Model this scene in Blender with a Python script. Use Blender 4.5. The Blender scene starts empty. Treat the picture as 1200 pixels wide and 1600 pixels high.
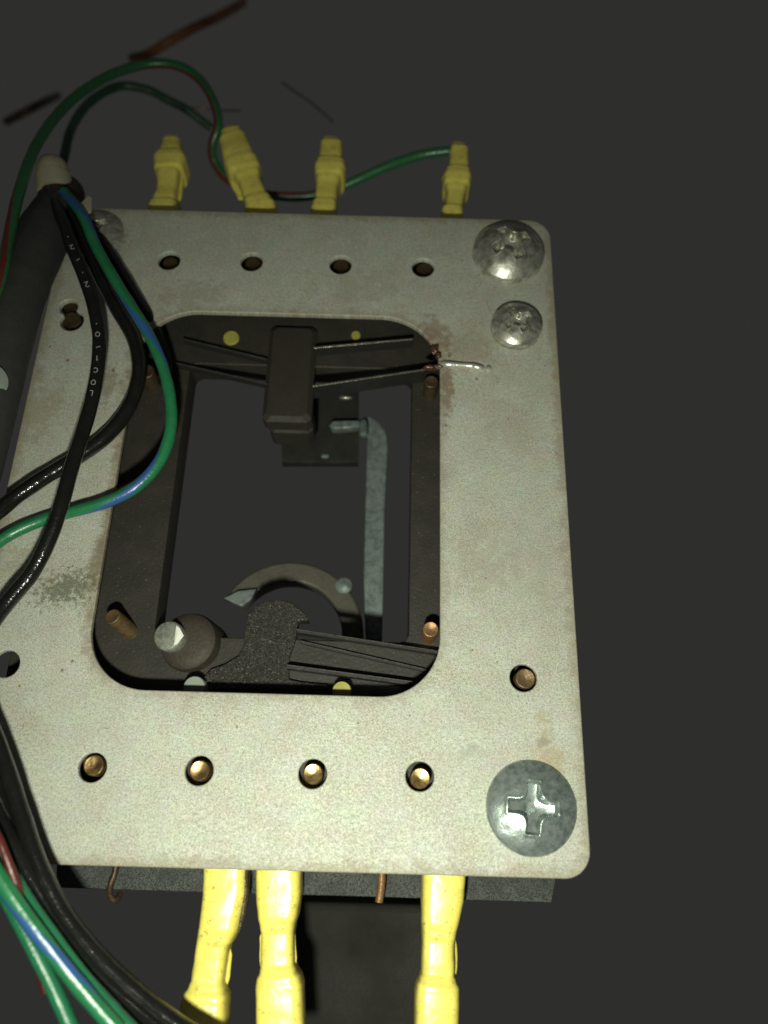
import bpy, math, random
from mathutils import Vector, Matrix, Euler, noise
random.seed(7)
MM = 0.001
# ------------------------------------------------------------------ camera
sc = bpy.context.scene
TILT, ROLL, DIST, FPX = math.radians(21.5), math.radians(1.6), 77.8, 1225.0
ROT = Matrix.Rotation(TILT, 3, 'X') @ Matrix.Rotation(ROLL, 3, 'Z')
CAM = Vector((0, -DIST*math.sin(TILT), DIST*math.cos(TILT)))
cd = bpy.data.cameras.new('camera'); cam = bpy.data.objects.new('camera', cd)
sc.collection.objects.link(cam); sc.camera = cam
cam.location = CAM*MM; cam.rotation_euler = ROT.to_euler()
cd.sensor_fit = 'VERTICAL'; cd.sensor_height = 36; cd.lens = FPX/1600*36
cd.clip_start = 0.002; cd.clip_end = 10
cd.dof.use_dof = True; cd.dof.focus_distance = 0.0745; cd.dof.aperture_fstop = 24
# ------------------------------------------------------------------ world and lamps
w = bpy.data.worlds.new('World'); sc.world = w; w.use_nodes = True
bg = w.node_tree.nodes['Background']; bg.inputs[0].default_value = (0.0275, 0.0272, 0.0262, 1); bg.inputs[1].default_value = 1.0
def lamp(name, kind, loc, power, size, col, target=(0, 0, 0)):
    l = bpy.data.lights.new(name, kind); o = bpy.data.objects.new(name, l); sc.collection.objects.link(o)
    o.location = Vector(loc)*MM; l.energy = power; l.color = col
    if kind == 'AREA':
        l.shape = 'DISK'; l.size = size*MM
        o.rotation_euler = (Vector(target)-Vector(loc)).to_track_quat('-Z', 'Y').to_euler()
    else: l.shadow_soft_size = size*MM
    return o
fl = lamp('phone_flash', 'SPOT', (-5, -43, 62), 0.285, 2.0, (0.955, 0.99, 0.82))
fl.data.spot_size = math.radians(108); fl.data.spot_blend = 1.0
fl.rotation_euler = (Vector((0, -22, 0))-Vector((-5, -43, 62))).to_track_quat('-Z', 'Y').to_euler()
lamp('soft_fill', 'AREA', (10, -60, 110), 0.006, 90, (0.95, 1.0, 0.9))  # added fill lamp that lifts the shadows, no real source
sc.view_settings.view_transform = 'Standard'; sc.view_settings.look = 'None'
sc.view_settings.exposure = 0; sc.view_settings.gamma = 1
# ------------------------------------------------------------------ helpers
def P(px, py, z=0.0):                       # a point of the photograph at height z (mm) above the plate face
    d = ROT @ Vector(((px-600)/FPX, -(py-800)/FPX, -1)); return CAM + d*((z-CAM.z)/d.z)
def mmpx(px, py, z=0.0):                    # millimetres per photo pixel there
    p = P(px, py, z); return (CAM-p).dot(ROT @ Vector((0, 0, 1)))/FPX
def empty(name, loc, label=None, cat=None, group=None):
    o = bpy.data.objects.new(name, None); sc.collection.objects.link(o); o.location = Vector(loc)*MM
    o.empty_display_size = 0.002; tag(o, label, cat, group); return o
def tag(o, label=None, cat=None, group=None, kind=None):
    for k, v in (('label', label), ('category', cat), ('group', group), ('kind', kind)):
        if v: o[k] = v
    return o
def wloc(o):
    v = Vector((0, 0, 0))
    while o: v = v + o.location; o = o.parent
    return v/MM
def obj(name, verts, faces, mat, parent=None, smooth=True, origin=None, uvs=None, sharp=None):
    base = wloc(parent) if parent else Vector((0, 0, 0))
    if origin is None: origin = base if parent else Vector(verts[0])
    origin = Vector(origin)
    me = bpy.data.meshes.new(name)
    me.from_pydata([(Vector(v)-origin)*MM for v in verts], [], faces); me.materials.append(mat)
    if uvs:
        uv = me.uv_layers.new(name='UVMap')
        for l in me.loops: uv.data[l.index].uv = uvs[l.vertex_index]
    me.update()
    if smooth:
        me.polygons.foreach_set('use_smooth', [True]*len(me.polygons))
        if sharp: me.set_sharp_from_angle(angle=math.radians(sharp))
    o = bpy.data.objects.new(name, me); sc.collection.objects.link(o)
    o.parent = parent; o.location = (origin-base)*MM
    return o
def spline(pts, step=0.35):
    P_ = [Vector(p) for p in pts]; P_ = [P_[0]*2-P_[1]]+P_+[P_[-1]*2-P_[-2]]; out = []
    for i in range(1, len(P_)-2):
        a, b, c, d = P_[i-1:i+3]; n = max(3, int((c-b).length/step))
        for k in range(n):
            t = k/n
            out.append(0.5*((2*b)+(c-a)*t+(2*a-5*b+4*c-d)*t*t+(3*b-a-3*c+d)*t**3))
    out.append(P_[-2]); return out
def frames(path):
    T = [(path[min(i+1, len(path)-1)]-path[max(i-1, 0)]).normalized() for i in range(len(path))]
    n = Vector((0, 0, 1)); N = []
    for t in T:
        n = (n-t*n.dot(t)); n = n.normalized() if n.length > 1e-5 else t.orthogonal().normalized(); N.append(n.copy())
    return T, N
def tube(name, pts, r, mat, parent=None, seg=16, step=0.35, rad=None, wob=0.0, origin=None):
    path = spline(pts, step); T, N = frames(path); vs = []; uvs = []; L = 0
    for i, p in enumerate(path):
        if i: L += (p-path[i-1]).length
        B = T[i].cross(N[i]); rr = rad(i/(len(path)-1))*r if rad else r
        if wob: rr *= 1+wob*noise.noise(Vector((L*.6, r*9, 3)))
        for k in range(seg+1):
            a = 2*math.pi*k/seg
            vs.append(p+(N[i]*math.cos(a)+B*math.sin(a))*rr); uvs.append((k/seg, L))
    m = seg+1
    fs = [(i*m+k, i*m+k+1, (i+1)*m+k+1, (i+1)*m+k) for i in range(len(path)-1) for k in range(seg)]
    fs.append(tuple(reversed(range(seg)))); fs.append(tuple((len(path)-1)*m+k for k in range(seg)))
    return obj(name, vs, fs, mat, parent, uvs=uvs, sharp=50, origin=origin)
def lathe(name, base, axis, prof, mat, parent=None, seg=40, sharp=35):   # prof: (r, h) from bottom to top
    axis = Vector(axis).normalized(); u = axis.orthogonal().normalized(); v = axis.cross(u); vs = []
    for r, h in prof:
        for k in range(seg):
            a = 2*math.pi*k/seg; vs.append(Vector(base)+axis*h+(u*math.cos(a)+v*math.sin(a))*r)
    fs = [(i*seg+k, i*seg+(k+1) % seg, (i+1)*seg+(k+1) % seg, (i+1)*seg+k) for i in range(len(prof)-1) for k in range(seg)]
    fs.append(tuple(reversed(range(seg)))); fs.append(tuple((len(prof)-1)*seg+k for k in range(seg)))
    return obj(name, vs, fs, mat, parent, sharp=sharp)
def flat(name, outlines, ztop, thick, mat, parent=None, bevel=0.12):     # 2D outlines (outer, holes...) in mm, extruded with rounded rims
    cu = bpy.data.curves.new('tmp', 'CURVE'); cu.dimensions = '2D'; cu.fill_mode = 'BOTH'
    for ol in outlines:
        s = cu.splines.new('POLY'); s.points.add(len(ol)-1); s.use_cyclic_u = True
        for i, p in enumerate(ol): s.points[i].co = (p[0]*MM, p[1]*MM, 0, 1)
    cu.extrude = (thick/2-bevel)*MM; cu.bevel_depth = bevel*MM; cu.bevel_resolution = 2; cu.offset = -bevel*MM
    t = bpy.data.objects.new('tmp', cu); sc.collection.objects.link(t)
    me = bpy.data.meshes.new_from_object(t.evaluated_get(bpy.context.evaluated_depsgraph_get()))
    bpy.data.objects.remove(t); bpy.data.curves.remove(cu)
    me.name = name; me.materials.clear(); me.materials.append(mat)
    base = wloc(parent) if parent else Vector((0, 0, 0))
    org = base if parent else Vector((outlines[0][0][0], outlines[0][0][1], ztop-thick))
    me.transform(Matrix.Translation((Vector((0, 0, ztop-thick/2))-org)*MM))
    o = bpy.data.objects.new(name, me); sc.collection.objects.link(o); o.parent = parent; o.location = (org-base)*MM
    return o
def circle(c, r, n=40): return [(c[0]+r*math.cos(2*math.pi*i/n), c[1]+r*math.sin(2*math.pi*i/n)) for i in range(n)]
def rrect(x0, x1, y0, y1, r, n=12):
    out = []
    if not isinstance(r, (list, tuple)): r = [r]*4
    for (cx, cy, a0, rr) in ((x1-r[0], y1-r[0], 0, r[0]), (x0+r[1], y1-r[1], 90, r[1]), (x0+r[2], y0+r[2], 180, r[2]), (x1-r[3], y0+r[3], 270, r[3])):
        for k in range(n+1):
            a = math.radians(a0+90*k/n); out.append((cx+rr*math.cos(a), cy+rr*math.sin(a)))
    return out
def box(name, c, h, mat, parent=None, ax=None, bevel=0.12):              # centre, half sizes, 3 axes; chamfered box
    X, Y, Z = ax or (Vector((1, 0, 0)), Vector((0, 1, 0)), Vector((0, 0, 1))); b = min(bevel, min(h)*.45); vs = []; c = Vector(c)
    secs = [(-h[2], -b), (-h[2]+b, 0), (h[2]-b, 0), (h[2], -b)]
    for z, ins in secs:
        hx, hy = h[0]+ins, h[1]+ins
        for sx, sy in ((hx, hy-b), (hx-b, hy), (-hx+b, hy), (-hx, hy-b), (-hx, -hy+b), (-hx+b, -hy), (hx-b, -hy), (hx, -hy+b)):
            vs.append(c+X*sx+Y*sy+Z*z)
    fs = [(i*8+k, i*8+(k+1) % 8, (i+1)*8+(k+1) % 8, (i+1)*8+k) for i in range(3) for k in range(8)]
    fs += [tuple(reversed(range(8))), tuple(range(24, 32))]
    return obj(name, vs, fs, mat, parent, smooth=False)
def bar(name, a, b, width, z0, z1, mat, parent=None, bevel=0.05):        # upright strip between two plan points
    a = Vector((a[0], a[1], 0)); b = Vector((b[0], b[1], 0)); X = (b-a).normalized(); Z = Vector((0, 0, 1)); Y = Z.cross(X)
    c = (a+b)/2+Z*(z0+z1)/2
    return box(name, c, ((b-a).length/2, width/2, abs(z1-z0)/2), mat, parent, (X, Y, Z), bevel)
# ------------------------------------------------------------------ materials
class NT:
    def __init__(s, name):
        s.m = bpy.data.materials.new(name); s.m.use_nodes = True; s.t = s.m.node_tree; s.n = s.t.nodes
        s.b = s.n['Principled BSDF']
        tc = s.n.new('ShaderNodeTexCoord'); s.uv = tc.outputs['UV']
        vm = s.n.new('ShaderNodeVectorMath'); vm.operation = 'SCALE'; vm.inputs[3].default_value = 1000
        s.t.links.new(tc.outputs['Object'], vm.inputs[0]); s.mm = vm.outputs[0]
    def L(s, a, b): s.t.links.new(a, b)
    def put(s, sock, v):
        if isinstance(v, bpy.types.NodeSocket): s.L(v, sock)
        elif isinstance(v, (tuple, list)) and sock.type == 'RGBA': sock.default_value = (*v[:3], 1)
        else: sock.default_value = v
    def math(s, op, a, b=0.0, c=0.0, clamp=False):
        n = s.n.new('ShaderNodeMath'); n.operation = op; n.use_clamp = clamp
        for i, v in enumerate((a, b, c)): s.put(n.inputs[i], v)
        return n.outputs[0]
    def vec(s, op, a, b=(0, 0, 0)):
        n = s.n.new('ShaderNodeVectorMath'); n.operation = op; s.put(n.inputs[0], a); s.put(n.inputs[1], b)
        return n.outputs['Value'] if op in ('LENGTH', 'DOT_PRODUCT', 'DISTANCE') else n.outputs[0]
    def noise(s, scale, detail=3, rough=.55, vec=None, col=False, dist=0):
        n = s.n.new('ShaderNodeTexNoise'); n.inputs['Scale'].default_value = scale; n.inputs['Detail'].default_value = detail
        n.inputs['Roughness'].default_value = rough; n.inputs['Distortion'].default_value = dist
        s.L(vec or s.mm, n.inputs['Vector']); return n.outputs[1 if col else 0]
    def map(s, v, a, b, c=0.0, d=1.0, smooth=False):
        n = s.n.new('ShaderNodeMapRange'); n.clamp = True
        if smooth: n.interpolation_type = 'SMOOTHSTEP'
        s.put(n.inputs[0], v)
        for i, x in enumerate((a, b, c, d)): n.inputs[i+1].default_value = x
        return n.outputs[0]
    def mix(s, f, a, b, blend='MIX'):
        n = s.n.new('ShaderNodeMix'); n.data_type = 'RGBA'; n.blend_type = blend
        s.put(n.inputs[0], f); s.put(n.inputs[6], a); s.put(n.inputs[7], b); return n.outputs[2]
    def set(s, **k):
        names = dict(col='Base Color', rough='Roughness', metal='Metallic', spec='Specular IOR Level', coat='Coat Weight', crough='Coat Roughness', sss='Subsurface Weight')
        for a, v in k.items(): s.put(s.b.inputs[names[a]], v)
        return s
    def bump(s, h, dist, strength=1.0):
        n = s.n.new('ShaderNodeBump'); n.inputs['Distance'].default_value = dist*MM; n.inputs['Strength'].default_value = strength
        s.L(h, n.inputs['Height']); s.L(n.outputs[0], s.b.inputs['Normal']); return s
def simple(name, col, rough=.5, metal=0, var=.25, scale=.6, spec=.5, bump=.03, bscale=3, col2=None, coat=0):
    s = NT(name); n = s.noise(scale, 4, .6)
    c2 = col2 or tuple(c*(1-var*1.6) for c in col)
    c = s.mix(s.map(n, .38, .66), col, c2)
    g = s.noise(bscale, 3, .7); c = s.mix(s.map(g, .35, .7), c, tuple(x*(1-var) for x in col))
    s.set(col=c, rough=s.map(n, .3, .7, rough*.85, min(1, rough*1.2)), metal=metal, spec=spec, coat=coat, crough=.2)
    if bump: s.bump(g, bump)
    return s.m
# plate face
XR, XL = P(918, 1300).x, P(918, 1300).x      # right edge; left edge set below
x_right = (P(865, 420).x+P(918, 1290).x)/2; y_top = (P(450, 332).y+P(700, 341).y)/2; y_bot = (P(400, 1361).y+P(700, 1367).y)/2
x_left = P(-108, 1300).x
op = dict(x0=(P(148, 950).x+P(190, 690).x)/2, x1=(P(689, 650).x+P(686, 950).x)/2, y0=(P(400, 1083).y+P(560, 1087).y)/2, y1=(P(350, 490).y+P(560, 491).y)/2)
print('plate', x_left, x_right, y_bot, y_top, op)
def plate_mat():
    s = NT('zinc_plate'); mm = s.mm
    xy = s.vec('MULTIPLY', mm, (1, 1, 0))
    n1 = s.noise(.11, 4, .6, xy); n2 = s.noise(2.6, 3, .65, xy); n3 = s.noise(8.5, 2, .6, xy); n4 = s.noise(.35, 5, .62, xy)
    c = s.mix(s.map(n1, .35, .65), (.52, .54, .47), (.465, .48, .415))
    c = s.mix(s.map(n4, .42, .78, 0, .7), c, (.39, .38, .31))
    nc = s.noise(.55, 3, .6, xy, col=True)
    c = s.mix(.16, c, nc, 'OVERLAY'); c = s.mix(.14, c, s.noise(4, 2, .6, xy, col=True), 'OVERLAY')
    n5 = s.noise(5.2, 2, .6, xy); c = s.mix(s.map(n5, .5, .68, 0, .5), c, (.20, .20, .15)); c = s.mix(s.map(n2, .35, .70, 0, .5), c, (.26, .255, .195))
    c = s.mix(s.math('MULTIPLY', s.map(s.noise(.16, 4, .65, xy), .45, .65), s.map(n5, .42, .6, .1, .5)), c, (.25, .21, .14))
    c = s.mix(s.map(n3, .50, .74, 0, .55), c, (.66, .66, .58))
    c = s.mix(s.map(n3, .50, .28, 0, .6), c, (.19, .19, .14))
    # dirt round the opening and the outer rim
    cx, cy = (op['x0']+op['x1'])/2, (op['y0']+op['y1'])/2; hx, hy = (op['x1']-op['x0'])/2, (op['y1']-op['y0'])/2; r = 6
    q = s.vec('SUBTRACT', s.vec('ABSOLUTE', s.vec('SUBTRACT', xy, (cx, cy, 0))), (hx-r, hy-r, 0))
    d = s.math('SUBTRACT', s.vec('LENGTH', s.vec('MAXIMUM', s.vec('MULTIPLY', q, (1, 1, 0)), (0, 0, 0))), r)
    ragged = s.math('ADD', d, s.map(s.noise(.9, 4, .7, xy), .3, .7, -.55, .9))
    side = s.map(s.vec('DOT_PRODUCT', xy, (1, 0, 0)), op['x0']-1, op['x0']+3, 1.0, .55)
    c = s.mix(s.math('MULTIPLY', s.map(ragged, -.2, 1.5, .75, 0, True), side), c, (.17, .125, .07))
    ex, ey = (x_left+x_right)/2, (y_bot+y_top)/2
    q2 = s.vec('SUBTRACT', s.vec('ABSOLUTE', s.vec('SUBTRACT', xy, (ex, ey, 0))), ((x_right-x_left)/2-2.4, (y_top-y_bot)/2-2.4, 0))
    d2 = s.math('SUBTRACT', 2.4, s.vec('LENGTH', s.vec('MAXIMUM', s.vec('MULTIPLY', q2, (1, 1, 0)), (0, 0, 0))))
    rag2 = s.math('ADD', d2, s.map(s.noise(.7, 5, .7, xy), .3, .7, -.7, .9))
    c = s.mix(s.map(rag2, 0.1, 1.4, .5, 0, True), c, (.20, .155, .09))
    def blot(c, px, py, rx, ry, ang, col, amt, ns=.7, edge=.9):
        p = P(px, py); n = s.n.new('ShaderNodeMapping'); n.vector_type = 'TEXTURE'
        n.inputs['Location'].default_value = (p.x, p.y, 0); n.inputs['Rotation'].default_value = (0, 0, math.radians(ang)); n.inputs['Scale'].default_value = (rx, ry, 1)
        s.L(xy, n.inputs['Vector'])
        l = s.math('ADD', s.vec('LENGTH', n.outputs[0]), s.map(s.noise(ns, 5, .75, xy), .3, .7, -edge, edge))
        return s.mix(s.map(l, .35, 1.15, amt, 0, True), c, col)
    c = blot(c, 104, 918, 3.1, 1.7, 15, (.10, .105, .07), .8, 2.2, 1.2)
    c = blot(c, 150, 880, .9, 4.5, -8, (.15, .12, .07), .62, 1.6, .8)
    c = blot(c, 100, 385, 1.6, 1.6, 0, (.10, .09, .07), .65, 2.2)
    c = blot(c, 178, 372, 1.5, 2.2, 0, (.14, .14, .09), .6, 1.2)
    c = blot(c, 735, 545, 4, 3, 0, (.27, .20, .13), .38, .5)
    c = blot(c, 698, 600, .8, 5, 0, (.17, .11, .06), .7, 1.2)
    c = blot(c, 680, 520, 1.6, 2.6, 35, (.18, .10, .05), .6, 1.3)
    c = blot(c, 858, 1190, 1.3, 4.5, 5, (.33, .25, .14), .5, .6)
    c = blot(c, 850, 1160, .8, .5, 0, (.22, .21, .17), .6, 1.2)
    c = blot(c, 880, 560, 1.2, 7, 3, (.3, .25, .15), .5, .6)
    c = blot(c, 845, 890, 3.5, 6, 10, (.28, .265, .21), .3, .7, 1.2)
    c = blot(c, 800, 660, 3, 5, 20, (.32, .28, .22), .25, .4, 1.1)
    c = blot(c, 760, 880, 3, 3, 0, (.27, .25, .19), .35, .8, 1.2)
    c = blot(c, 560, 450, 6, 2.2, 0, (.27, .25, .18), .4, .5, 1.1)
    c = blot(c, 300, 460, 4, 2, 20, (.24, .22, .15), .4, .7, 1.2)
    c = blot(c, 60, 640, 2.5, 4, 0, (.27, .23, .15), .45, .8, 1.2)
    c = blot(c, 170, 600, 1.2, 2.2, 0, (.19, .16, .10), .6, 1.2, 1.1)
    c = blot(c, 40, 880, 2.5, 2, 0, (.28, .24, .15), .4, .9, 1.2)
    c = blot(c, 735, 1175, 1.4, .7, 0, (.28, .28, .24), .5, 1.0)
    for (a, b, rr) in ((97, 1047, .16), (113, 1033, .17), (738, 1016, .12), (370, 1136, .12), (702, 556, .2), (745, 592, .17), (106, 563, .22), (177, 578, .25), (412, 470, .1), (852, 571, .1), (640, 1118, .1), (722, 407, .13), (78, 542, .14), (30, 1072, .12), (805, 1250, .1), (560, 1130, .09)):
        c = blot(c, a, b, rr, rr*1.2, 0, (.16, .08, .035), .85, 3, .3)
    for (a, b, cc, dd, w_) in ((335, 453, 358, 474, .035), (383, 1170, 377, 1182, .05), (38, 1128, 34, 1142, .04), (715, 540, 728, 560, .03), (505, 366, 520, 373, .05), (158, 1136, 172, 1139, .05), (770, 495, 760, 470, .04), (860, 700, 875, 712, .03), (768, 584, 785, 596, .03)):
        p, p2 = P(a, b), P(cc, dd); dv = p2-p; ang = math.degrees(math.atan2(dv.y, dv.x))
        c = blot(c, (a+cc)/2, (b+dd)/2, dv.length/2, w_, ang, (.08, .07, .05), .7, 2, .35)
    v = s.n.new('ShaderNodeTexVoronoi'); v.inputs['Scale'].default_value = 1.1; v.inputs['Randomness'].default_value = 1; s.L(xy, v.inputs['Vector'])
    sep = s.n.new('ShaderNodeSeparateColor'); s.L(v.outputs['Color'], sep.inputs[0])
    thr = s.math('MULTIPLY', s.map(sep.outputs[0], .35, 1, 0, .16), s.map(sep.outputs[1], .2, 1, .3, 1))
    c = s.mix(s.math('MULTIPLY', s.math('LESS_THAN', v.outputs['Distance'], thr), .55), c, (.12, .11, .075))
    s.set(col=c, rough=s.map(n2, .3, .7, .52, .7), metal=.12, spec=.45)
    h = s.math('ADD', s.math('MULTIPLY', n2, .6), s.math('MULTIPLY', n3, .5)); s.bump(h, .05, .8)
    return s.m
def striped(name, base, stripe, width=.22, pitch=.09, phase=0.0, rough=.32):
    s = NT(name); sx = s.n.new('ShaderNodeSeparateXYZ'); s.L(s.uv, sx.inputs[0])
    a = s.math('ADD', sx.outputs[0], s.math('MULTIPLY', sx.outputs[1], pitch)); f = s.math('FRACT', s.math('ADD', a, phase+10))
    d = s.math('ABSOLUTE', s.math('SUBTRACT', f, .5))
    d = s.math('ADD', d, s.map(s.noise(1.5, 3), .3, .7, -.02, .02))
    c = s.mix(s.map(d, width/2-.015, width/2+.015), stripe, base)
    c = s.mix(s.map(s.noise(.8, 4), .4, .75, 0, .35), c, tuple(x*.45 for x in base))
    s.set(col=c, rough=rough, spec=.55); s.bump(s.noise(2.5, 3), .035); return s.m
def yellow_mat():
    s = NT('yellow_nylon'); n = s.noise(.5, 4, .6)
    c = s.mix(s.map(n, .4, .7), (.80, .70, .15), (.68, .585, .11))
    c = s.mix(s.map(s.noise(1.8, 5, .8), .575, .66, 0, .7), c, (.20, .14, .04))
    c = s.mix(s.map(s.noise(5, 2, .6), .66, .72, 0, .6), c, (.12, .08, .03))
    s.set(col=c, rough=s.map(n, .3, .7, .22, .4), spec=.5, coat=.12, crough=.12)
    s.bump(s.noise(.9, 2), .05); return s.m
def rough_steel(name, a, b, rough=.4, metal=.8, sc1=3.0, rust=None, bump=.1):
    s = NT(name); n = s.noise(sc1, 5, .7); c = s.mix(s.map(n, .38, .62), a, b)
    if rust: c = s.mix(s.map(s.noise(.7, 4, .6), .5, .72, 0, .8), c, rust)
    s.set(col=c, rough=s.map(n, .3, .7, rough*.7, rough*1.4), metal=metal, spec=.5); s.bump(n, bump); return s.m
def bakelite():
    s = NT('dusty_board'); n = s.noise(.4, 4)
    c = s.mix(s.map(n, .35, .7), (.022, .021, .017), (.033, .028, .022))
    c = s.mix(s.map(s.noise(4.5, 3, .6), .66, .74, 0, .55), c, (.22, .21, .18))
    s.set(col=c, rough=.55, spec=.35); s.bump(s.noise(3, 3), .04); return s.m
def sparkle():
    s = NT('sintered_lever'); n = s.noise(5, 4, .75); c = s.mix(s.map(n, .4, .62), (.070, .066, .056), (.024, .022, .019))
    c = s.mix(s.map(s.noise(5.5, 3, .7), .60, .66, 0, .8), c, (.26, .25, .21))
    s.set(col=c, rough=.38, metal=.35, spec=.5); s.bump(n, .25); return s.m
def speckled():
    s = NT('galvanised_strip'); n = s.noise(6.5, 4, .8); c = s.mix(s.map(n, .42, .56), (.004, .005, .005), (.075, .083, .073))
    c = s.mix(s.map(s.noise(.5, 3), .35, .65, 0, .6), c, (.022, .024, .021))
    s.set(col=c, rough=.5, metal=.15, spec=.5); s.bump(n, .08); return s.m
def turned_brass():
    s = NT('turned_brass'); n = s.noise(1.2, 4, .6); c = s.mix(s.map(n, .36, .6), (.60, .43, .18), (.24, .145, .06)); c = s.mix(s.map(s.noise(4, 3), .5, .7, 0, .5), c, (.15, .09, .04))
    s.set(col=c, rough=.33, metal=.85); s.b.inputs['Anisotropic'].default_value = .4
    s.bump(s.noise(3.5, 3), .02); return s.m
M = dict(plate=plate_mat(), yellow=yellow_mat(), brass=turned_brass(), board=bakelite(), strip=speckled(),
    zinc=rough_steel('zinc_screw', (.47, .53, .50), (.21, .255, .24), .28, .70, 1.6, bump=.035),
    zinc_dirty=rough_steel('tarnished_screw', (.74, .74, .64), (.34, .34, .28), .32, .72, 1.6, (.15, .12, .075), bump=.035),
    dull=simple('tarnished_brass', (.125, .082, .045), .42, .6, .3, 1.2, bump=.05),
    oldbrass=simple('old_brass', (.25, .165, .08), .42, .6, .35, 1.8, bump=.05),
    facet=simple('ground_facet', (.85, .85, .76), .45, .2, .1, 1.5, bump=.02),
    dim_yellow=simple('shaded_yellow_nylon', (.36, .34, .07), .5, 0, .2, .8, bump=.03),  # yellow nylon again, its shade in the opening put into the colour
    copper=simple('copper_pin', (.42, .24, .12), .42, .7, .3, 1.5, bump=.05),
    steel=rough_steel('bright_steel', (.27, .28, .235), (.13, .135, .11), .45, .3, 2.5, bump=.05),
    lever=sparkle(),
    rusty=simple('rusty_collar', (.036, .029, .020), .65, .05, .3, .8, bump=.06, col2=(.044, .029, .018)),
    leaf=simple('dark_leaf', (.028, .027, .024), .5, .2, .3, 1.2, bump=.04),
    lit_edge=simple('lit_leaf_edge', (.13, .125, .11), .4, .4, .5, 2.5, bump=.04),  # lit rims of the lower leaves, held in a paler colour
    edge=simple('bright_leaf', (.5, .46, .38), .3, .8, .4, 1.5, bump=.04),  # pale colour that carries the glint of the upper leaf edges
    black=simple('black_vinyl', (.011, .0108, .010), .17, 0, .3, .7, spec=.6, bump=.05, bscale=2.0),
    sleeve=simple('black_sleeve', (.050, .050, .047), .7, 0, .2, .7, spec=.25, bump=.05),
    darkbody=simple('dark_body', (.026, .025, .022), .75, 0, .3, .4, spec=.2, bump=.02),
    armature=simple('brown_armature', (.034, .030, .023), .6, 0, .25, .5, spec=.3, bump=.03),
    bracket=rough_steel('grey_bracket', (.18, .215, .205), (.085, .105, .10), .5, .25, 1.5, bump=.05),
    coil=simple('coil_rim', (.085, .078, .058), .55, .1, .3, .6, bump=.05),
    white=simple('white_nylon', (.24, .27, .23), .45, 0, .12, .6, bump=.03),
    beige=simple('beige_nylon', (.46, .42, .29), .38, 0, .2, .5, bump=.04),
    print=simple('white_print', (.30, .31, .29), .6, 0, .1, .6, bump=0),
    solder=simple('shiny_solder', (.80, .80, .72), .28, .7, .15, .8, bump=.06, bscale=1.3),
    flux=simple('burnt_flux', (.10, .045, .022), .3, 0, .4, 1.2, spec=.7, bump=.2, bscale=1.5),
    housing=simple('dull_housing', (.034, .033, .028), .8, 0, .3, .12, spec=.12, bump=.02),
    green=striped('green_blue_vinyl', (.018, .165, .065), (.03, .095, .27), .24, .055, .30),
    green_red=striped('green_red_vinyl', (.025, .135, .05), (.14, .018, .018), .17, .014, .34),
    green2=simple('green_vinyl', (.02, .17, .075), .32, 0, .2, .6, bump=.04),
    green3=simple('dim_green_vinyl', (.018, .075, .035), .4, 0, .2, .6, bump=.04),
    red=simple('red_vinyl', (.11, .014, .011), .35, 0, .2, .6, bump=.04),
    orange=simple('orange_wire', (.26, .10, .036), .45, 0, .3, .25, bump=.03, col2=(.12, .05, .025)),
    grunge=simple('oily_grime', (.10, .075, .04), .35, .3, .4, 2.0, bump=.2, bscale=2.5))
# ------------------------------------------------------------------ the relay unit
relay = empty('relay', (0, 0, 0), 'relay with a pale zinc face plate, large rounded opening, brass pins and screws', 'relay')
holes = [(264, 407), (393, 409), (532, 413.5), (661, 418), (107, 481), (112, 500), (818, 1059), (9, 1037), (144, 1199), (311, 1204), (488.5, 1209), (656, 1213)]
outer = rrect(x_left, x_right, y_bot, y_top, [2.6, 2.6, 2.4, 2.3])
hl = []
for i, (a, b) in enumerate(holes):
    if i == 5: continue
    if i == 4:        # two drillings run together
        p, q = P(107, 480), P(112, 501); pts = []
        d = (q-p).xy.length; ax = math.atan2(q.y-p.y, q.x-p.x); r1, r2 = 1.02, 1.28
        aa = (d*d+r1*r1-r2*r2)/(2*d); th1 = math.acos(aa/r1); th2 = math.acos((d-aa)/r2)
        for k in range(25): t = ax+th1+(2*math.pi-2*th1)*k/24; pts.append((p.x+r1*math.cos(t), p.y+r1*math.sin(t)))
        for k in range(1, 24): t = ax-math.pi+th2+(2*math.pi-2*th2)*k/24; pts.append((q.x+r2*math.cos(t), q.y+r2*math.sin(t)))
        hl.append(pts)
    else: hl.append(circle(P(a, b), 1.25))
opening = rrect(op['x0'], op['x1'], op['y0'], op['y1'], [6.6, 6.2, 5.8, 5.6], 16)
flat('face_plate', [outer, opening]+hl, 0, .7, M['plate'], relay, .12)
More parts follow.
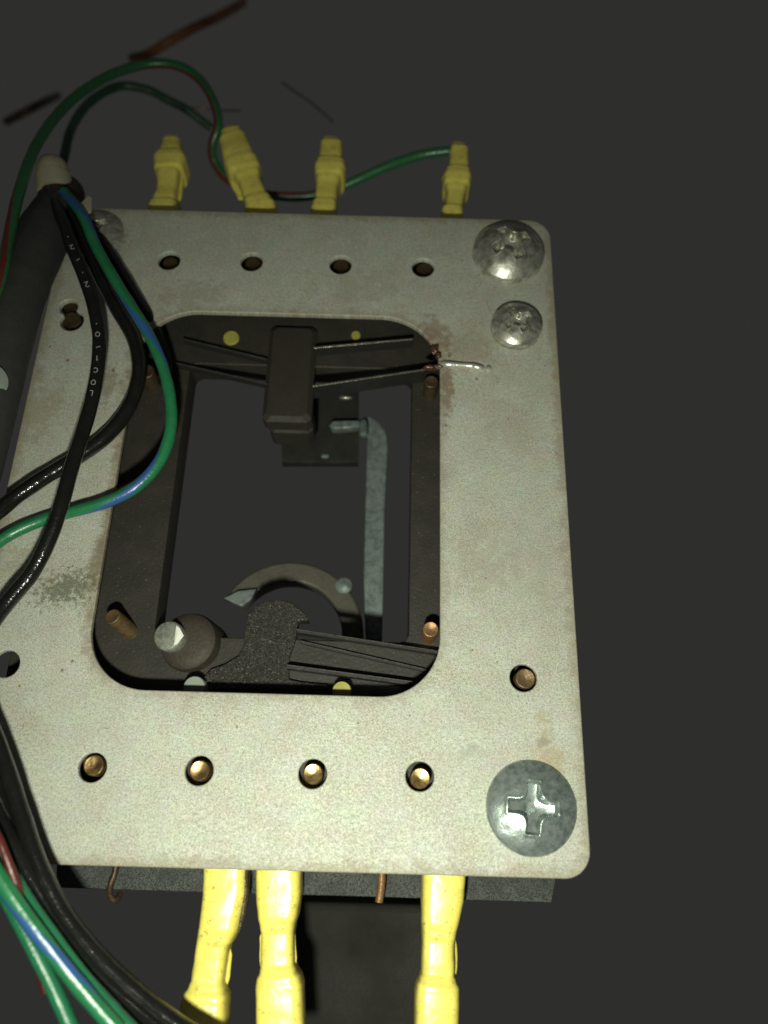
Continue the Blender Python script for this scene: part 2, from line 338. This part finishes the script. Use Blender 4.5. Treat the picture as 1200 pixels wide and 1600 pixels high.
def screw(name, px, py, R, H, skirt, rot, mat, label, cz=0.0, dome=2.3):
    c = P(px, py, cz); c = Vector((c.x, c.y, 0.02)); NR, NA = 84, 200; vs = []; L_, a_ = .54*R, .135*R
    def height(x, y):
        rho = math.hypot(x, y); h = skirt+H*(1-(rho/R)**dome) if rho < R else skirt
        u, v = x*math.cos(rot)+y*math.sin(rot), -x*math.sin(rot)+y*math.cos(rot)
        def sd(px_, py_, hx, hy):
            qx, qy = abs(px_)-hx, abs(py_)-hy; return math.hypot(max(qx, 0), max(qy, 0))+min(max(qx, qy), 0)
        d1, d2 = sd(u, v, L_, a_), sd(u, v, a_, L_); k = .24*R; hh = max(k-abs(d1-d2), 0)/k
        d = min(d1, d2)-hh*hh*k*.25
        t = max(0, min(1, (-d+.02*R)/(.065*R))); t = t*t*(3-2*t)
        lip = .03*R*math.exp(-((d-.03*R)/(.035*R))**2)
        return h-t*(.42*R)*(1-.62*min(1, rho/L_))+lip*.35+.007*R*noise.noise(Vector((x*1.1, y*1.1, px)))
    for i in range(NR+1):
        r = R*(i/NR)
        for k in range(NA):
            a = 2*math.pi*k/NA; x, y = r*math.cos(a), r*math.sin(a)
            vs.append((c.x+x, c.y+y, c.z+height(x, y)-(.0 if i < NR-1 else (.06 if i == NR-1 else .16))))
    for k in range(NA):
        a = 2*math.pi*k/NA; vs.append((c.x+R*math.cos(a)*1.0, c.y+R*math.sin(a), c.z+.05))
    for k in range(NA):
        a = 2*math.pi*k/NA; vs.append((c.x+R*math.cos(a)*.97, c.y+R*math.sin(a)*.97, c.z-.01))
    fs = [(i*NA+k, (i+1)*NA+k, (i+1)*NA+(k+1) % NA, i*NA+(k+1) % NA) for i in range(NR+2) for k in range(NA)]
    fs.append(tuple(reversed(range((NR+2)*NA, (NR+3)*NA))))
    o = obj(name, vs, fs, mat, relay, sharp=55); o['label'] = label; return o
screw('screw', 831, 1262, 3.93, 1.15, .3, math.radians(-4), M['zinc'], 'large clean pan head screw with a crisp cross recess at the lower right corner', .4, 2.0)
screw('screw', 794, 396, 4.08, 1.9, .6, math.radians(28), M['zinc_dirty'], 'large shiny domed screw at the upper right corner', 0.2, 2.4)
screw('screw', 806, 512, 2.75, 1.0, .9, math.radians(30), M['zinc_dirty'], 'small tarnished screw just below the upper right corner screw', 0.2, 2.2)
screw('screw', 146, 366, 3.5, 1.0, .1, .6, M['zinc_dirty'], 'flat greasy screw head half hidden by the wires at the upper left', 0, 2.2)
def pin(px, py, z, r, mat, L=6, name='contact_pin', axis=(0, 0, 1), label=None):
    p = P(px, py, z); ax = Vector(axis).normalized()
    o = lathe(name, p-ax*L, ax, [(r, 0), (r, L-.15), (r-.05, L-.04), (r-.12, L), (r*.5, L-.07), (r*.05, L-.14)], mat, relay, 32)
    if label: o['label'] = label
    return o
for a, b in ((146, 1196), (311.5, 1204), (489, 1209), (656.5, 1216)): pin(a, b, -.15, .9, M['brass'], label='bright turned brass contact pin')
for a, b in ((266, 411), (395, 411), (533, 415), (663, 420)): pin(a, b, -1.5, .92, M['dull'])
pin(111, 500, -1.3, 1.1, M['dull']); pin(107, 479, -2.0, .9, M['dull']); pin(821, 1060, -.5, .93, M['oldbrass'])
pin(175, 963, -1.3, .80, M['oldbrass'], 5, 'guide_post', (-.26, .2, 1)); pin(673, 983, -1.4, .78, M['copper'], 5, 'guide_post')
pin(674, 596, -1.8, .78, M['dull'], 5, 'guide_post'); pin(228, 580, -1.6, .9, M['dull'], 5, 'guide_post')
for a, b, z, r, m, nm in ((303, 1073, -2.4, 1.05, 'white', 'white_stud'), (534, 1079, -2.4, .92, 'dim_yellow', 'yellow_stud'), (361, 527, -4.4, .95, 'dim_yellow', 'yellow_stud'), (556, 523, -4.45, .55, 'dim_yellow', 'yellow_stud')):
    p = P(a, b, z); lathe(nm, p-Vector((0, 0, 4)), (0, 0, 1), [(r, 0), (r, 3.85), (r*.9, 4)], M[m], relay, 28)
# contact board behind the plate, its well, and the body below it
bi = dict(x0=P(268, 800, -5).x, x1=P(641, 800, -5).x, y0=P(450, 1000, -5).y, y1=P(450, 575, -5).y)
b_out = rrect(x_left+1.5, x_right-1.2, y_bot+2.2, y_top-1.5, 1.5)
b_in = rrect(bi['x0'], bi['x1'], bi['y0'], bi['y1'], 1.0)
flat('contact_board', [b_out, b_in], -4.6, 3.5, M['board'], relay, .12)
flat('relay_body', [rrect(x_left+5, x_right-4, y_bot+12, y_top-4, 1.5), rrect(bi['x0']-3, bi['x1']+3, bi['y0']-2, bi['y1']+6, 1)], -8.3, 8, M['darkbody'], relay, .2)
box('spacer', P(600, 345, -3.3)+Vector((0, -5, 0)), (16, 1.5, 1.2), M['board'], relay)
box('spacer', P(560, 1240, -3.3), (20, 3.5, 1.2), M['board'], relay)
def poly(pts, z): return [(P(a, b, z).x, P(a, b, z).y) for a, b in pts]
# bracket at the bottom
flat('rear_strip', [poly([(88, 1300), (88, 1387), (300, 1394), (600, 1402), (862, 1411), (869, 1374), (869, 1300)], -6.4)], -6.4, 1.0, M['strip'], relay, .1)
tube('wire_hook', [P(182, 1330, -5.4), P(180, 1362, -5.4), P(172, 1385, -5.2), P(172, 1400, -5.0), P(181, 1407, -5.2), P(188, 1396, -6.0)], .28, M['dull'], relay, 10)
tube('spring_pin', [P(597, 1330, -4.6), P(596, 1380, -4.6), P(592, 1410, -4.6)], .36, M['copper'], relay, 14)
# U bracket deep in the well
zb = -15
br = [(571, 1000), (568, 900), (573, 700), (574, 684), (568, 672), (560, 655), (576, 650), (592, 658), (604, 676), (606, 700), (601, 800), (597, 1000)]
flat('bracket', [poly(br, zb)], zb, 1.6, M['bracket'], relay, .2)
flat('bracket_arm', [poly([(514, 664), (520, 657), (562, 656), (562, 667), (520, 670)], -14)], -14, 1.4, M['bracket'], relay, .2)
flat('yoke', [poly([(440, 610), (560, 610), (560, 722), (440, 722)], -15.6)], -15.6, 1.5, M['darkbody'], relay, .2)
lathe('bracket_rib', P(568, 682, -13.6), P(568, 655, -13.6)-P(568, 682, -13.6), [(.3, 0), (.55, .2), (.55, 1.7), (.4, 2.1)], M['bracket'], relay, 20)
box('rivet', P(508, 713, -15.5), (.45, .25, .3), M['bracket'], relay)
# coil at the foot of the well
cc = P(450, 990, -14); s_ = mmpx(450, 990, -14)
def arc(c, r0, r1, a0, a1, n=30):
    o = [(c.x+r1*math.cos(math.radians(a0+(a1-a0)*k/n)), c.y+r1*math.sin(math.radians(a0+(a1-a0)*k/n))) for k in range(n+1)]
    return o+[(c.x+r0*math.cos(math.radians(a0+(a1-a0)*k/n)), c.y+r0*math.sin(math.radians(a0+(a1-a0)*k/n))) for k in range(n, -1, -1)]
flat('coil_rim', [arc(cc, 84*s_, 118*s_, -4, 150)], -14, 2.5, M['coil'], relay, .3)
flat('coil_tab', [poly([(349, 935), (372, 923), (401, 920), (392, 936), (377, 947)], -13)], -13, .8, M['bracket'], relay, .1)
lathe('coil_rivet', P(537, 916, -14)-Vector((0, 0, .2)), (0, 0, 1), [(.95, 0), (.95, .5), (.5, .8)], M['bracket'], relay, 20)
# shaft on its rusty collar
ct = P(324, 1003, -6.0)
lathe('shaft_collar', P(300, 1000, -3)-Vector((0, 0, 5)), (-.12, 0, 1), [(2.9, 0), (2.9, 3.9), (2.75, 4.5), (2.4, 4.8), (1.7, 5.0)], M['rusty'], relay, 44)
a0, a1 = P(270, 997, -3.2), P(262, 993, -1.9)
ax = (a1-a0); Ls = ax.length
lathe('shaft', a0, ax, [(1.45, 0), (1.45, Ls-.2), (1.36, Ls-.06), (1.25, Ls), (.1, Ls)], M['steel'], relay, 40)
an = ax.normalized(); ux = (Vector((1, 0, 0))-an*an.x).normalized(); uy = an.cross(ux)
obj('shaft_flat', [a1+ux*x+uy*y+an*z for x, y, z in ((.74, .98, .02), (1.12, .72, .02), (1.6, .0, .0), (1.12, -.72, .02), (.74, -.98, .02), (.95, 0, .07))], [(0, 5, 1), (1, 5, 2), (2, 5, 3), (3, 5, 4), (0, 4, 5)], M['facet'], relay, False)
# lever plate
lev = [(388, 962), (398, 948), (415, 940), (434, 937), (455, 941), (470, 953), (483, 970), (466, 972), (462, 1000), (452, 1030), (452, 1062), (470, 1066), (512, 1070), (512, 1078), (300, 1078), (312, 1068), (322, 1055), (330, 1046), (352, 1038), (372, 1026), (380, 1012), (383, 985)]
flat('lever', [poly(lev, -4.2)], -3.9, 1.5, M['lever'], relay, .18)
# contact leaves
for a, b, w_, z0, z1, m in (((463, 985), (690, 1020), .35, -4.2, -3.2, 'leaf'), ((470, 1003), (668, 1048), .3, -5.2, -4.1, 'leaf'), ((448, 1041), (650, 1068), .42, -4.2, -3.2, 'leaf'),
        ((490, 544), (645, 530), .13, -4.6, -3.0, 'edge'), ((488, 604), (690, 574), .13, -4.5, -2.0, 'edge'), ((286, 530), (418, 562), .14, -4.6, -3.6, 'leaf'), ((250, 562), (418, 600), .14, -4.6, -3.6, 'leaf')):
    pa, pb = P(*a, z1), P(*b, z1); lf = bar('contact_leaf', pa, pb, w_, z0, z1, M['leaf'], relay, .04)
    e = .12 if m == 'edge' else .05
    bar('leaf_glint', pa+Vector((0, w_*.3, 0)), pb+Vector((0, w_*.3, 0)), e*1.6, z1+.004, z1+.05, M[m if m == 'edge' else 'lit_edge'], lf, .01)  # paler strip paints the lit edge over the darkened leaf
pa, pb = P(465, 994, -4.0), P(685, 1030, -4.0); bar('leaf_support', pa, pb, .7, -5.8, -4.8, M['darkbody'], relay)
pa, pb = P(455, 1052, -4.0), P(650, 1078, -4.0); bar('leaf_support', pa, pb, .6, -5.8, -4.8, M['darkbody'], relay)
box('armature', P(455, 590, -5), (2.7, 6.2, 1.4), M['armature'], relay, bevel=.5)
box('armature_foot', P(458, 668, -9), (2.5, 1.5, 2.0), M['armature'], relay, bevel=.5)
lathe('glass_bead', P(530, 621, -8), (1, 0, 0), [(.1, 0), (.28, .3), (.3, 1.0), (.1, 1.5)], M['edge'], relay, 14)
# burnt flux and solder splash on the plate beside the opening
tube('solder_splash', [P(686, 567, -.1), P(697, 569, .25), P(715, 570, .25), P(735, 571.5, .2), P(747, 574, .3), P(755, 576, .1)], .32, M['solder'], relay, 14, .12, lambda t: .55+.55*math.sin(min(1, t*1.15)*2.6)**2+.25*math.sin(t*9))
lathe('solder_bead', P(763, 577, 0), (0, 0, 1), [(.30, 0), (.34, .15), (.25, .32), (.08, .4)], M['solder'], relay, 16)
def blob(name, p, r, mat, seed):
    vs = []; fs = []; n = 12
    for i in range(n+1):
        for k in range(n*2):
            th, ph = math.pi*i/n, math.pi*k/n; d = Vector((math.sin(th)*math.cos(ph), math.sin(th)*math.sin(ph), math.cos(th)))
            vs.append(Vector(p)+Vector((d.x*r[0], d.y*r[1], d.z*r[2]))*(1+.35*noise.noise(d*2+Vector((seed, 0, 0)))))
    m = 2*n; fs = [(i*m+k, (i+1)*m+k, (i+1)*m+(k+1) % m, i*m+(k+1) % m) for i in range(n) for k in range(m)]
    return obj(name, vs, fs, mat, relay)
for i, (a, b, r) in enumerate(((680, 545, (.5, .7, .35)), (685, 556, (.4, .5, .4)), (684, 574, (.7, .3, .4)), (692, 590, (.3, .6, .2)), (672, 575, (.8, .25, .4)))): blob('burnt_flux', P(a, b, -.2), r, M['flux'], i*3.1)
# ------------------------------------------------------------------ yellow push-on terminals
def loft(name, st, z, dep, mat, parent, ex=4.6, seg=40, off=(0, 0), step=.12):
    cen = [P(a, b, z) for a, b, *_ in st]; rows = []
    for i in range(len(st)-1):
        n = max(2, int((cen[i+1]-cen[i]).length/step))
        for k in range(n+(i == len(st)-2)):
            t = k/n; tt = t*t*(3-2*t)
            rows.append((cen[i].lerp(cen[i+1], t), (st[i][2]*(1-tt)+st[i+1][2]*tt)*mmpx(st[i][0], st[i][1], z), (st[i][3]*(1-tt)+st[i+1][3]*tt)*dep))
    X0 = (cen[-1]-cen[0]).normalized(); Z = Vector((0, 0, 1)); S = Z.cross(X0).normalized(); vs = []
    for c, hw, hd in rows:
        for k in range(seg):
            a = 2*math.pi*k/seg; ca, sa = math.cos(a), math.sin(a)
            x = math.copysign(abs(ca)**(2/ex), ca)*hw; y = math.copysign(abs(sa)**(2/ex), sa)*hd
            p = c+S*x+Z*(y-dep); j = noise.noise(p*.8)*.05
            vs.append(p+S*j+Z*j)
    fs = [(i*seg+k, i*seg+(k+1) % seg, (i+1)*seg+(k+1) % seg, (i+1)*seg+k) for i in range(len(rows)-1) for k in range(seg)]
    fs.append(tuple(reversed(range(seg)))); fs.append(tuple((len(rows)-1)*seg+k for k in range(seg)))
    return obj(name, vs, fs, mat, parent, sharp=45)
def terminal(st, z, dep, label, group, waist, grime=None, collar=None):
    if group == gt:
        st = [(a, b-max(0, min(1, (300-b)/60))*8, h*(1.06 if b < 300 else 1), d) for a, b, h, d in st]
        waist = [(a, b-max(0, min(1, (300-b)/60))*8, h, d) for a, b, h, d in waist]
    t = empty('push_on_terminal', P(*st[0][:2], z-dep), label, 'terminal', group)
    loft('sleeve', st, z, dep, M['yellow'], t)
    loft('flange', waist, z-dep*.9, .16*dep, M['yellow'], t, 2.2)
    if collar: loft('collar', collar, z+.12, dep*1.04, M['yellow'], t)
    if grime: loft('grime', grime, z-.5, .6, M['grunge'], t, 2.2)
    return t
gb, gt = 'yellow terminals plugged in below the plate', 'yellow terminals plugged in above the plate'
zt = -1.75
terminal([(350, 1340, 35, 1), (347, 1400, 34, 1), (338, 1452, 31, 1), (332, 1472, 28, .93), (328, 1480, 26, .85), (320, 1535, 26, .8), (319, 1547, 29, .85), (316, 1562, 35, .95), (314, 1575, 37, 1), (311, 1650, 36, 1)], zt, 2.1,
    'yellow terminal below the plate, leaning left, with brown grime along its right edge', gb,
    [(333, 1466, 22, 1), (333, 1492, 29, 1), (328, 1528, 30, 1), (322, 1556, 24, 1)],
    [(381, 1345, 7, 1), (381, 1400, 7, .9), (378, 1425, 6, .7), (372, 1455, 2, .3)])
terminal([(433, 1340, 36, 1), (433, 1400, 35.5, 1), (432, 1432, 32, .97), (431, 1450, 28, .9), (431, 1462, 26, .85), (431, 1510, 26.5, .83), (432, 1520, 29, .9), (433, 1532, 35, .96), (434, 1545, 37.5, 1), (436, 1650, 38, 1)], zt, 2.1,
    'yellow terminal below the plate, upright and close beside the leaning grimy one', gb,
    [(433, 1446, 22, 1), (433, 1466, 28, 1), (434, 1503, 29, 1), (434, 1530, 24, 1)])
terminal([(696, 1345, 35, 1), (694, 1400, 33.5, 1), (690, 1440, 30, .97), (688, 1462, 27, .9), (687, 1475, 25.5, .85), (686, 1525, 26, .83), (686, 1534, 29, .9), (686, 1546, 34, .96), (685, 1560, 35, 1), (683, 1650, 34, 1)], zt, 2.1,
    'yellow terminal below the plate, standing alone at the right under the large corner screw', gb,
    [(688, 1456, 22, 1), (689, 1480, 26, 1), (688, 1514, 27, 1), (686, 1540, 24, 1)])
zu = -1.9
terminal([(252, 345, 26, 1), (251, 318, 24, 1), (252, 311, 23, .97), (253, 304, 19, .9), (257, 285, 15.5, .8), (259, 262, 17, .85), (260, 258, 22, .95), (262, 245, 24, 1), (263, 240, 22, .97), (264, 236, 17.5, .9), (264, 217, 14, .8), (264, 212, 12, .7)], zu, 2.3,
    'leftmost yellow terminal above the plate, upright with a thin flap along its side', gt,
    [(278, 322, 4, 1), (279, 290, 6, 1), (283, 262, 6, 1), (281, 245, 3, 1)])
terminal([(411, 345, 27, 1), (405, 316, 26, 1), (402, 306, 22, .97), (397, 296, 18, .9), (388, 276, 17, .85), (384, 266, 20, .9), (379, 258, 25, .97), (375, 250, 25.5, 1), (371, 243, 24, .97), (362, 215, 21, .9), (359, 203, 16, .85), (358, 197, 13, .7)], zu, 2.3,
    'yellow terminal above the plate, clearly slanting up to the left, second from the left', gt,
    [(385, 305, 14, 1), (378, 280, 20, 1), (372, 262, 22, 1), (370, 250, 15, 1)])
terminal([(505, 345, 24, 1), (505, 320, 21, 1), (506, 312, 20, .97), (508, 303, 17.5, .9), (510, 283, 16.5, .85), (512, 272, 18, .9), (514, 266, 22, .97), (515, 258, 23.5, 1), (516, 251, 22, .97), (516, 246, 18, .9), (517, 222, 16.5, .85), (516, 214, 13, .7)], zu, 2.3,
    'yellow terminal above the plate, third from the left, hiding part of the green wire', gt,
    [(520, 308, 6, 1), (523, 290, 8, 1), (528, 275, 9, 1), (529, 262, 5, 1)])
terminal([(708, 360, 20, 1), (708, 328, 18, 1), (708, 321, 17.5, .97), (710, 314, 14.5, .9), (713, 295, 14, .85), (714, 285, 16, .9), (715, 279, 20, .97), (716, 271, 21, 1), (717, 263, 19, .97), (718, 259, 15.5, .9), (719, 232, 14, .85), (718, 223, 11.5, .7)], zu, 2.3,
    'yellow terminal above the plate, rightmost of the four, nearest the domed screw', gt,
    [(703, 318, 4, 1), (699, 298, 7, 1), (699, 278, 8, 1), (702, 265, 4, 1)])
# ------------------------------------------------------------------ wires
def wire(name, pts, rpx, mat, label, cat='wire', group=None, seg=18, wob=.05):
    P3 = [P(a, b, z) for a, b, z in pts]; mid = pts[len(pts)//2]
    r = rpx*mmpx(*mid)
    o = tube(name, P3, r, mat, None, seg, .3, None, wob, origin=P3[0]); tag(o, label, cat, group); return o, P3, r
wb, wg = 'black wires', 'green wires'
w1, w1p, w1r = wire('black_wire', [(75, 300, 2.5), (98, 345, 4.5), (112, 385, 5.2), (131, 430, 5), (147, 480, 4.4), (155, 530, 4), (152, 580, 4), (142, 632, 4), (128, 680, 4.2), (112, 730, 4.4), (97, 785, 4.4), (78, 840, 4.0), (50, 895, 3.6), (15, 938, 3.6), (-22, 990, 4), (-42, 1050, 4.5), (-20, 1120, 4.8), (8, 1195, 5), (34, 1275, 5), (60, 1350, 5), (98, 1425, 4.6), (150, 1490, 4.2), (210, 1548, 3.8), (285, 1606, 3.4), (380, 1660, 3)], 12, M['black'],
    'black wire printed with small white characters, crossing over the blue striped green wire', 'wire', wb)
# print on the upper stretch: small strokes lying on the jacket
path = spline(w1p, .15); T, N = frames(path)
def project(v):
    d = ROT.transposed() @ (v-CAM); return 600+FPX*d.x/-d.z, 800-FPX*d.y/-d.z
marks = [(378, 'dot'), (394, 'two'), (412, 'bar'), (431, 'dot'), (450, 'two'), (512, 'dot'), (528, 'zero'), (547, 'bar'), (565, 'one'), (584, 'cee'), (603, 'zero'), (620, 'ell')]
glyph = {'dot': [[(-.08, 0), (.08, .05)]], 'two': [[(-.25, .3), (.05, .4), (.22, .2), (0, -.1), (-.2, -.35), (.25, -.32)]], 'bar': [[(-.28, -.05), (.2, .1)]], 'zero': [[(0, .36), (.24, .2), (.24, -.15), (0, -.34), (-.22, -.15), (-.22, .2), (0, .36)]], 'one': [[(-.15, .2), (0, .36), (0, -.36)]], 'cee': [[(.2, .26), (-.05, .36), (-.24, .1), (-.2, -.22), (.05, -.34), (.22, -.2)]], 'ell': [[(-.15, .36), (-.15, -.34), (.2, -.34)]]}
vs, fs = [], []
for ypx, g in marks:
    i = min(range(len(path)//2), key=lambda j: abs(project(path[j])[1]-ypx)); t = T[i]; n = N[i]; bvec = t.cross(n)
    for st in glyph[g]:
        for (x0, y0), (x1, y1) in zip(st, st[1:]):
            k0 = len(vs)
            for (x, y) in ((x0, y0), (x1, y1)):
                for s2 in (-1, 1):
                    dx, dy = x1-x0, y1-y0; l = math.hypot(dx, dy) or 1; xx, yy = x*.8-dy/l*s2*.035, y*.8+dx/l*s2*.035
                    a = xx/w1r-.1
                    for rr in (w1r*1.0, w1r*1.025+.01):
                        vs.append(path[i]+t*(yy*1.0)+(n*math.cos(a)+bvec*math.sin(a))*(rr+.02))
            fs += [(k0+1, k0+3, k0+7, k0+5), (k0, k0+1, k0+5, k0+4), (k0+2, k0+6, k0+7, k0+3), (k0, k0+2, k0+3, k0+1), (k0+4, k0+5, k0+7, k0+6)]
obj('print', vs, fs, M['print'], w1, False)
wire('black_wire', [(95, 300, 2), (118, 345, 2.6), (135, 385, 2.6), (158, 435, 2.2), (184, 485, 1.8), (207, 525, 1.2), (217, 565, 1), (213, 605, 1), (196, 645, 1), (163, 684, 1), (118, 716, 1.2), (60, 752, 1.6), (8, 790, 2), (-40, 840, 3), (-75, 950, 4.5), (-70, 1080, 5.5), (-45, 1180, 5.5), (-8, 1270, 5.5), (30, 1340, 5.2), (66, 1400, 4.6), (112, 1465, 4), (165, 1528, 3.4), (240, 1592, 3), (320, 1640, 3)], 12.5, M['black'],
    'plain black wire under the printed one, bending sharply at the left rim of the opening', 'wire', wb)
wire('black_wire', [(110, 310, .2), (150, 365, .4), (185, 418, .4), (215, 468, .2), (240, 510, -.8), (256, 560, -1.6), (258, 600, -2.4)], 11, M['black'],
    'short black band lying along the right side of the green wire above the opening', 'wire', wb)  # black tube following the right side of the green wire
wire('black_wire', [(-60, 1160, 3.5), (-25, 1260, 3.5), (10, 1330, 3.5), (45, 1400, 3.2), (85, 1470, 3), (130, 1530, 2.8), (195, 1600, 2.6), (250, 1650, 2.4)], 14, M['black'],
    'black wire at the lower left corner, innermost beside the green wires', 'wire', wb)
wire('green_wire', [(100, 300, 3), (128, 335, 3.8), (150, 385, 3.6), (178, 435, 3.4), (207, 482, 3.2), (235, 528, 3), (256, 578, 2.8), (267, 632, 2.6), (265, 680, 2.4), (247, 724, 2.2), (212, 761, 2), (165, 785, 1.6), (115, 799, 1.2), (60, 815, 1.0), (5, 842, 1.4), (-50, 890, 2.5), (-105, 1000, 5), (-95, 1150, 7), (-45, 1290, 8), (0, 1372, 8), (40, 1432, 7.6), (85, 1492, 7), (130, 1548, 6.4), (185, 1612, 6)], 9.6, M['green'],
    'green wire with a blue stripe bowing over the left rim of the opening', 'wire', wg)
wire('green_wire', [(-70, 1250, 4), (-20, 1340, 4.5), (10, 1400, 4.5), (42, 1462, 4.5), (72, 1520, 4.2), (100, 1580, 4), (125, 1640, 4)], 12, M['green2'],
    'plain green wire at the very lower left corner of the photo, beneath the striped ones', 'wire', wg)
wire('green_wire', [(-60, 1200, 6), (-25, 1290, 6.5), (6, 1350, 6.5), (46, 1415, 6.2), (88, 1474, 5.8), (130, 1530, 5.4), (195, 1602, 5), (240, 1650, 5)], 13, M['green2'],
    'bright green wire running beside the innermost black wire at the lower left corner', 'wire', wg)
wire('red_wire', [(-50, 1190, 8), (-20, 1270, 8), (3, 1322, 8), (20, 1366, 7.6), (33, 1402, 6.6), (45, 1440, 3.4), (58, 1500, 1), (70, 1550, 0)], 6.5, M['red'],
    'thin red wire slipping between the green and black wires at the lower left', 'wire')
wire('green_wire', [(-30, 520, 8), (2, 430, 8), (14, 370, 7), (30, 300, 5.5), (58, 225, 3), (105, 163, 0), (165, 121, -2), (225, 101, -3), (275, 102, -3.5), (312, 124, -4), (334, 160, -4), (341, 195, -4.5), (332, 225, -6), (334, 250, -8), (352, 277, -9), (385, 297, -9), (430, 306, -8), (485, 306, -8), (540, 289, -7), (600, 262, -6), (655, 243, -5.5), (700, 236, -5), (722, 236, -5)], 7.2, M['green_red'],
    'green wire with a red stripe looping high over the top left of the plate', 'wire', wg)
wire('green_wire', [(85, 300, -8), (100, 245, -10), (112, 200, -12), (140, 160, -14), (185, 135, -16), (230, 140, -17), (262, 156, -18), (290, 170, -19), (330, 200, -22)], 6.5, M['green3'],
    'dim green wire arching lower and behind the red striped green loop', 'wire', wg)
wire('thin_wire', [(285, 167, -20), (312, 169, -19), (340, 172, -20), (375, 173, -22)], 1.2, M['copper'], 'hair-thin brown wire end behind the big green loop', 'wire')
wire('thin_wire', [(440, 128, -24), (465, 146, -23), (487, 161, -24), (520, 190, -30)], 1.3, M['leaf'], 'hair-thin grey wire high above the third upper terminal', 'wire')
wire('orange_wire', [(205, 92, -44), (232, 84, -42), (262, 66, -40), (300, 45, -40), (345, 24, -42), (380, 4, -50)], 7, M['orange'], 'blurred orange wire slanting across the top of the photo above the green loop', 'wire', 'orange wires')
wire('orange_wire', [(10, 190, -60), (35, 177, -56), (70, 159, -58), (90, 150, -70)], 6, M['dull'], 'short dim orange wire end at the far upper left, outside the green loop', 'wire', 'orange wires')  # same orange wire, its dimness put in with a darker material
# black harness sleeve, nylon parts
slv = [(101, 300, -.8), (92, 325, .8), (66, 372, 2.5), (30, 450, 4.2), (5, 530, 5), (-16, 610, 5.5), (-45, 720, 6), (-90, 850, 6)]
P3 = [P(*p) for p in slv]
hs = tube('harness_sleeve', P3, 41*mmpx(40, 430, 3), M['sleeve'], None, 32, .3, lambda t: .80+.2*min(1, t*5), .02, origin=P3[0])
tag(hs, 'thick black sleeve around the wire bundle at the upper left edge of the plate', 'cable sleeve')
clip = empty('cable_clip', P(82, 262, 2), 'beige nylon cable clip cap on top of the black bundle at the upper left', 'cable clip')
c0 = P(80, 275, 1.5)
lathe('cap', P(84, 282, 1.5), P(80, 240, 1.5)-P(82, 290, 1.5)+Vector((0, 0, 1.0)), [(1.95, -1.5), (2.0, .2), (1.98, .55), (1.86, .6), (1.84, 1.0), (1.75, 1.8), (1.35, 2.5), (.8, 2.85), (.05, 2.98)], M['beige'], clip, 36)
obj('tongue', [P(122, 322, 3.4), P(138, 306, 3.2), P(143, 309, 3.2), P(143, 332, 3.4), P(137, 336, 3.4), P(122, 322, 2.6), P(138, 306, 2.4), P(143, 309, 2.4), P(143, 332, 2.6), P(137, 336, 2.6)],
    [(4, 3, 2, 1, 0), (5, 6, 7, 8, 9), (0, 1, 6, 5), (1, 2, 7, 6), (2, 3, 8, 7), (3, 4, 9, 8), (4, 0, 5, 9)], M['beige'], clip, False)
cn = lathe('cable_connector', P(-30, 602, 5.5), P(-12, 592, 9)-P(-30, 602, 5.5), [(1.75, 0), (1.8, 3.2), (1.65, 3.6), (1.1, 3.75)], M['white'], None, 40)
tag(cn, 'round white nylon connector cut off by the left edge of the photo', 'connector')
# ------------------------------------------------------------------ housing below
hz = flat('metal_housing', [rrect(P(440, 1500, -20).x, P(682, 1500, -20).x, P(540, 1900, -20).y, P(540, 1411, -20).y, 1.2)], -20, 12, M['housing'], None, .8)
tag(hz, 'dull dark grey metal housing below the plate between the yellow terminals', 'housing')
